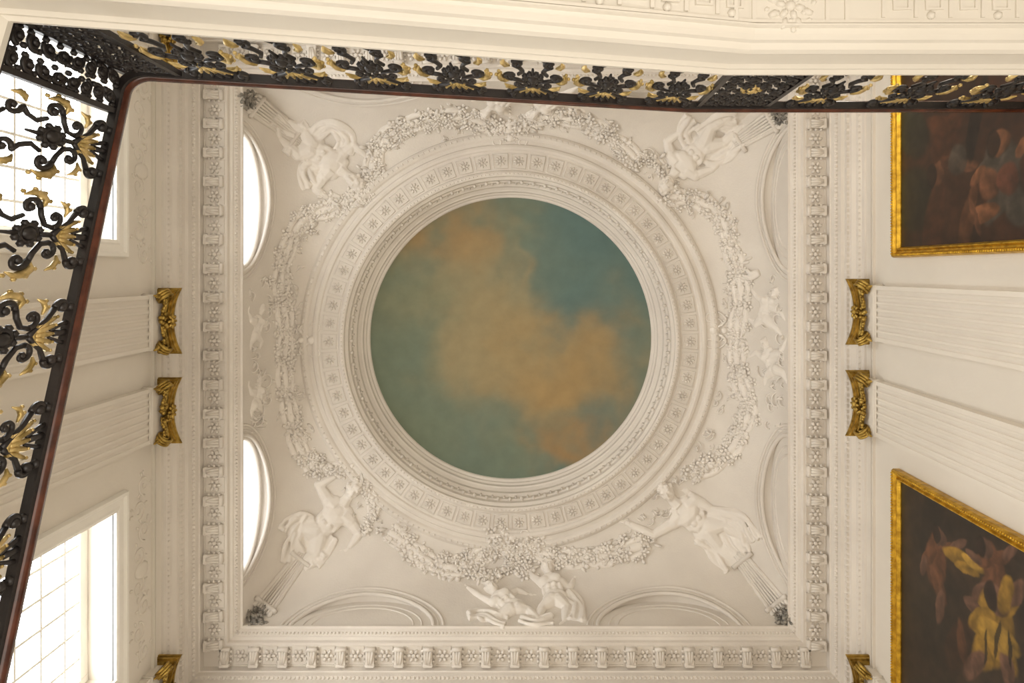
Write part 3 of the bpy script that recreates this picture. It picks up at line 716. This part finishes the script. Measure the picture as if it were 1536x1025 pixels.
# ------------------------------------------------------------------ balustrade
bal=empty('stair_balustrade')
iron=MB(); gl=MB()
def arc(cx_,cz,r,a0,a1,n=12): return [(cx_+r*cos(a0+(a1-a0)*i/n),cz+r*sin(a0+(a1-a0)*i/n)) for i in range(n+1)]
def spi(cx_,cz,r,a0,turn,n=18): return [(cx_+r*(1-.8*i/n)*cos(a0+turn*i/n),cz+r*(1-.8*i/n)*sin(a0+turn*i/n)) for i in range(n+1)]
def unit(F0,N_):
    F=lambda a,z: F0(a*.80,z)
    def T(g,pts,r,n=6):
        f=.80 if g is iron else .86
        r=[q*f for q in r] if isinstance(r,list) else r*f
        g.tube([F(a,z) for a,z in pts],r,n)
    for s_ in (-1,1):
        def m(P): return [(s_*a,z) for a,z in P]
        T(iron,m(spi(.15,.745,.046,-pi*.5,5.0)),[.020-.0006*i for i in range(19)])
        iron.ell(F(s_*.15,.745),.024,sub=2)
        T(iron,m([(0,.57),(.03,.60),(.08,.66),(.15,.70)]),[.018,.016,.015,.018])
        T(iron,m(spi(.10,.56,.055,pi,-5.0)),[.017-.0004*i for i in range(19)])
        T(iron,m([(.045,.56),(.055,.51),(.11,.475),(.155,.46)]),[.016,.016,.016,.016])
        iron.ell(F(s_*.10,.56),.018,sub=1)
        T(iron,m(spi(.15,.40,.058,pi*.5,-5.4)),[.019-.0005*i for i in range(19)])
        iron.ell(F(s_*.15,.40),.021,sub=2)
        T(iron,m([(.10,.37),(.07,.31),(.09,.25),(.13,.21)]),[.014,.016,.016,.016])
        T(iron,m(spi(.12,.16,.052,pi*.5,5.2)),[.018-.0005*i for i in range(19)])
        iron.ell(F(s_*.12,.16),.019,sub=1)
        T(iron,m([(.08,.12),(.04,.08),(.03,.02)]),[.013,.013,.013])
        pts=[(.155,.47),(.195,.49),(.225,.455),(.235,.40),(.215,.345)]
        T(gl,m(pts),[.008,.020,.024,.018,.004],7)
        for (a,z),an in zip(pts[1:],(1.5,.8,.2,-.4)):
            gl.ell(F(s_*(a+.02*cos(an)),z+.02*sin(an)),(.012,.012,.015),sub=1)
        pts=[(.115,.625),(.15,.64),(.185,.62),(.205,.575)]
        T(gl,m(pts),[.006,.015,.015,.004],7)
        for (a,z) in pts[1:3]: gl.ell(F(s_*(a+.008),z+.014),(.010,.010,.012),sub=1)
        T(gl,m([(.155,.225),(.185,.215),(.20,.18),(.19,.13)]),[.006,.018,.018,.004],7)
        gl.ell(F(s_*.205,.20),(.010,.010,.013),sub=1)
    T(iron,arc(0,.42,.050,0,2*pi,16),.016); iron.ell(F(0,.42),(.032,.032,.045),sub=2)
    for k in range(8):
        a=k*pi/4+.4; iron.ell(F(.062*cos(a),.42+.072*sin(a)),.019,sub=1)
    T(iron,[(0,.56),(0,.49)],.016); T(iron,[(0,.35),(0,.26)],[.016,.008])
    for k in range(5):
        a=(k-2)*.030; 
        gl.tube([F(a*.7,.61),F(a,.66),F(a*1.5,.71),F(a*1.6,.728)],[.013,.014,.012,.004],6)
        gl.ell(F(a*1.6,.73),.010,sub=1)
        gl.ell(F(a*.9,.64),(.013,.013,.016),sub=1)
    gl.tube([F(-.055,.61),F(0,.60),F(.055,.61)],.012,6); gl.tube([F(-.07,.668),F(0,.66),F(.07,.668)],.010,6)
    iron.tube([F(0,.725),F(0,.82)],.016,6)
    for e in (-.05,.05): iron.tube([F(e*.4,.70),F(e,.77),F(e*1.2,.81)],[.008,.012,.011],5)
    iron.tube([F(-.15,.785),F(-.15,.82)],.022,6); iron.tube([F(.15,.785),F(.15,.82)],.022,6)
def dense(F,w,rows,cols,goldc=True):
    for i in range(cols):
        for j in range(rows):
            a=-w/2+w*(i+.5)/cols; z=.05+.74*(j+.5)/rows; r=min(w/cols,.74/rows)*.48
            for sg in (-1,1):
                iron.tube([F(p,q) for p,q in spi(a,z,r,pi/2*(1+sg)+.6*j,sg*5.5)],[.013-.0003*k for k in range(19)],5)
            iron.ell(F(a,z),r*.5,sub=1)
            iron.ell(F(a+r*.8,z+r*.8),r*.4,sub=1); iron.ell(F(a-r*.8,z-r*.8),r*.4,sub=1)
    if goldc:
        gl.ell(F(0,.42),.03,sub=2)
        for k in range(8):
            an=k*pi/4; gl.ell(F(.05*cos(an),.42+.05*sin(an)),.02,sub=1)
YR=-1.10
def FX(xc): return lambda a,z: Vector((xc+a,YR,baseX(xc+a)+z))
def FY(yc): return lambda a,z: Vector((XE,yc+a,baseY(yc+a)+z))
def post(F,a=0): iron.tube([F(a,0),F(a,.83)],.021,4,smooth=False)
post(FX(XE)); post(FX(-1.97)); dense(FX(-2.11),.26,7,3,False)
post(FY(-.86)); dense(FY(-.98),.22,8,2,False)
nU=7; x0,x1=-1.97,1.09
for i in range(nU): unit(FX(x0+(x1-x0)*(i+.5)/nU),None)
post(FX(1.09)); post(FX(1.54)); dense(FX(1.315),.42,6,4,True)
for i in range(4): unit(FX(1.54+.53*(i+.5)),None)
for i in range(12): unit(FY(-.86+.46*(i+.5)),None)
def path_rail(dz,r=.12):
    P=[(XR-.01,YR,baseX(XR)+dz),(1.03,YR,3.6+dz),(XE+r,YR,baseX(XE+r)+dz)]
    z0=baseX(XE+r); z1=baseY(YR+r)
    for i in range(1,9):
        a=pi/2*i/9; P.append((XE+r-r*sin(a),YR+r-r*cos(a),z0+(z1-z0)*i/9+dz))
    P.append((XE,YR+r,z1+dz)); P.append((XE,YB-.02,baseY(YB)+dz)); return P
iron.sweep(path_rail(.80),[(-.022,0),(.022,0),(.022,.025),(-.022,.025)],cprof=True)
iron.sweep(path_rail(.02,.03),[(-.018,0),(.018,0),(.018,.02),(-.018,.02)],cprof=True)
iron.obj('wrought_iron_scrolls',[M_IRON],bal); gl.obj('gilt_acanthus',[M_GOLD2],bal)
hr=MB(); hr.sweep(path_rail(.825),[(-.022,0),(-.036,.012),(-.038,.03),(-.03,.055),(0,.062),(.03,.055),(.038,.03),(.036,.012),(.022,0)],cprof=True,smooth=True)
hr.obj('mahogany_handrail',[M_MAHOG],bal)
# ------------------------------------------------------------------ lights
def lamp(kind,name,loc,e,col,size=.3,rot=(0,0,0),sy=None):
    l=bpy.data.lights.new(name,kind); l.energy=e; l.color=col
    if kind=='AREA':
        l.size=size
        if sy: l.shape='RECTANGLE'; l.size_y=sy
    else: l.shadow_soft_size=size
    o=bpy.data.objects.new(name,l); bpy.context.collection.objects.link(o); o.location=(loc[0],loc[1],loc[2]+EYE); o.rotation_euler=rot; return o
WARM=(1,.925,.82)
lamp('AREA','floor_bounce_fill',(.3,.9,-1.0),205,WARM,4.5,(pi,0,0))  # added fill below eye level, stands in for light bounced off the floor
lamp('POINT','unseen_fill',(2.6,-2.45,4.9),45,WARM,.2)  # added fill above the landing, out of view, no fitting modelled
lamp('POINT','unseen_fill',(1.5,4.4,4.9),25,WARM,.3)  # second added fill near the far wall, also out of view
wd=bpy.data.worlds.new('World'); bpy.context.scene.world=wd; wd.use_nodes=True
wd.node_tree.nodes['Background'].inputs[0].default_value=(.8,.9,1,1); wd.node_tree.nodes['Background'].inputs[1].default_value=1
# ------------------------------------------------------------------ camera
cam=bpy.data.cameras.new('camera'); co_=bpy.data.objects.new('camera',cam); bpy.context.collection.objects.link(co_)
co_.location=(0,0,EYE); co_.rotation_euler=(pi,0,0)
cam.sensor_width=36; cam.lens=36*1000/1536; cam.shift_x=-32/1536; cam.shift_y=-105/1536; cam.clip_start=.05
bpy.context.scene.camera=co_
bpy.context.scene.view_settings.view_transform='Standard'
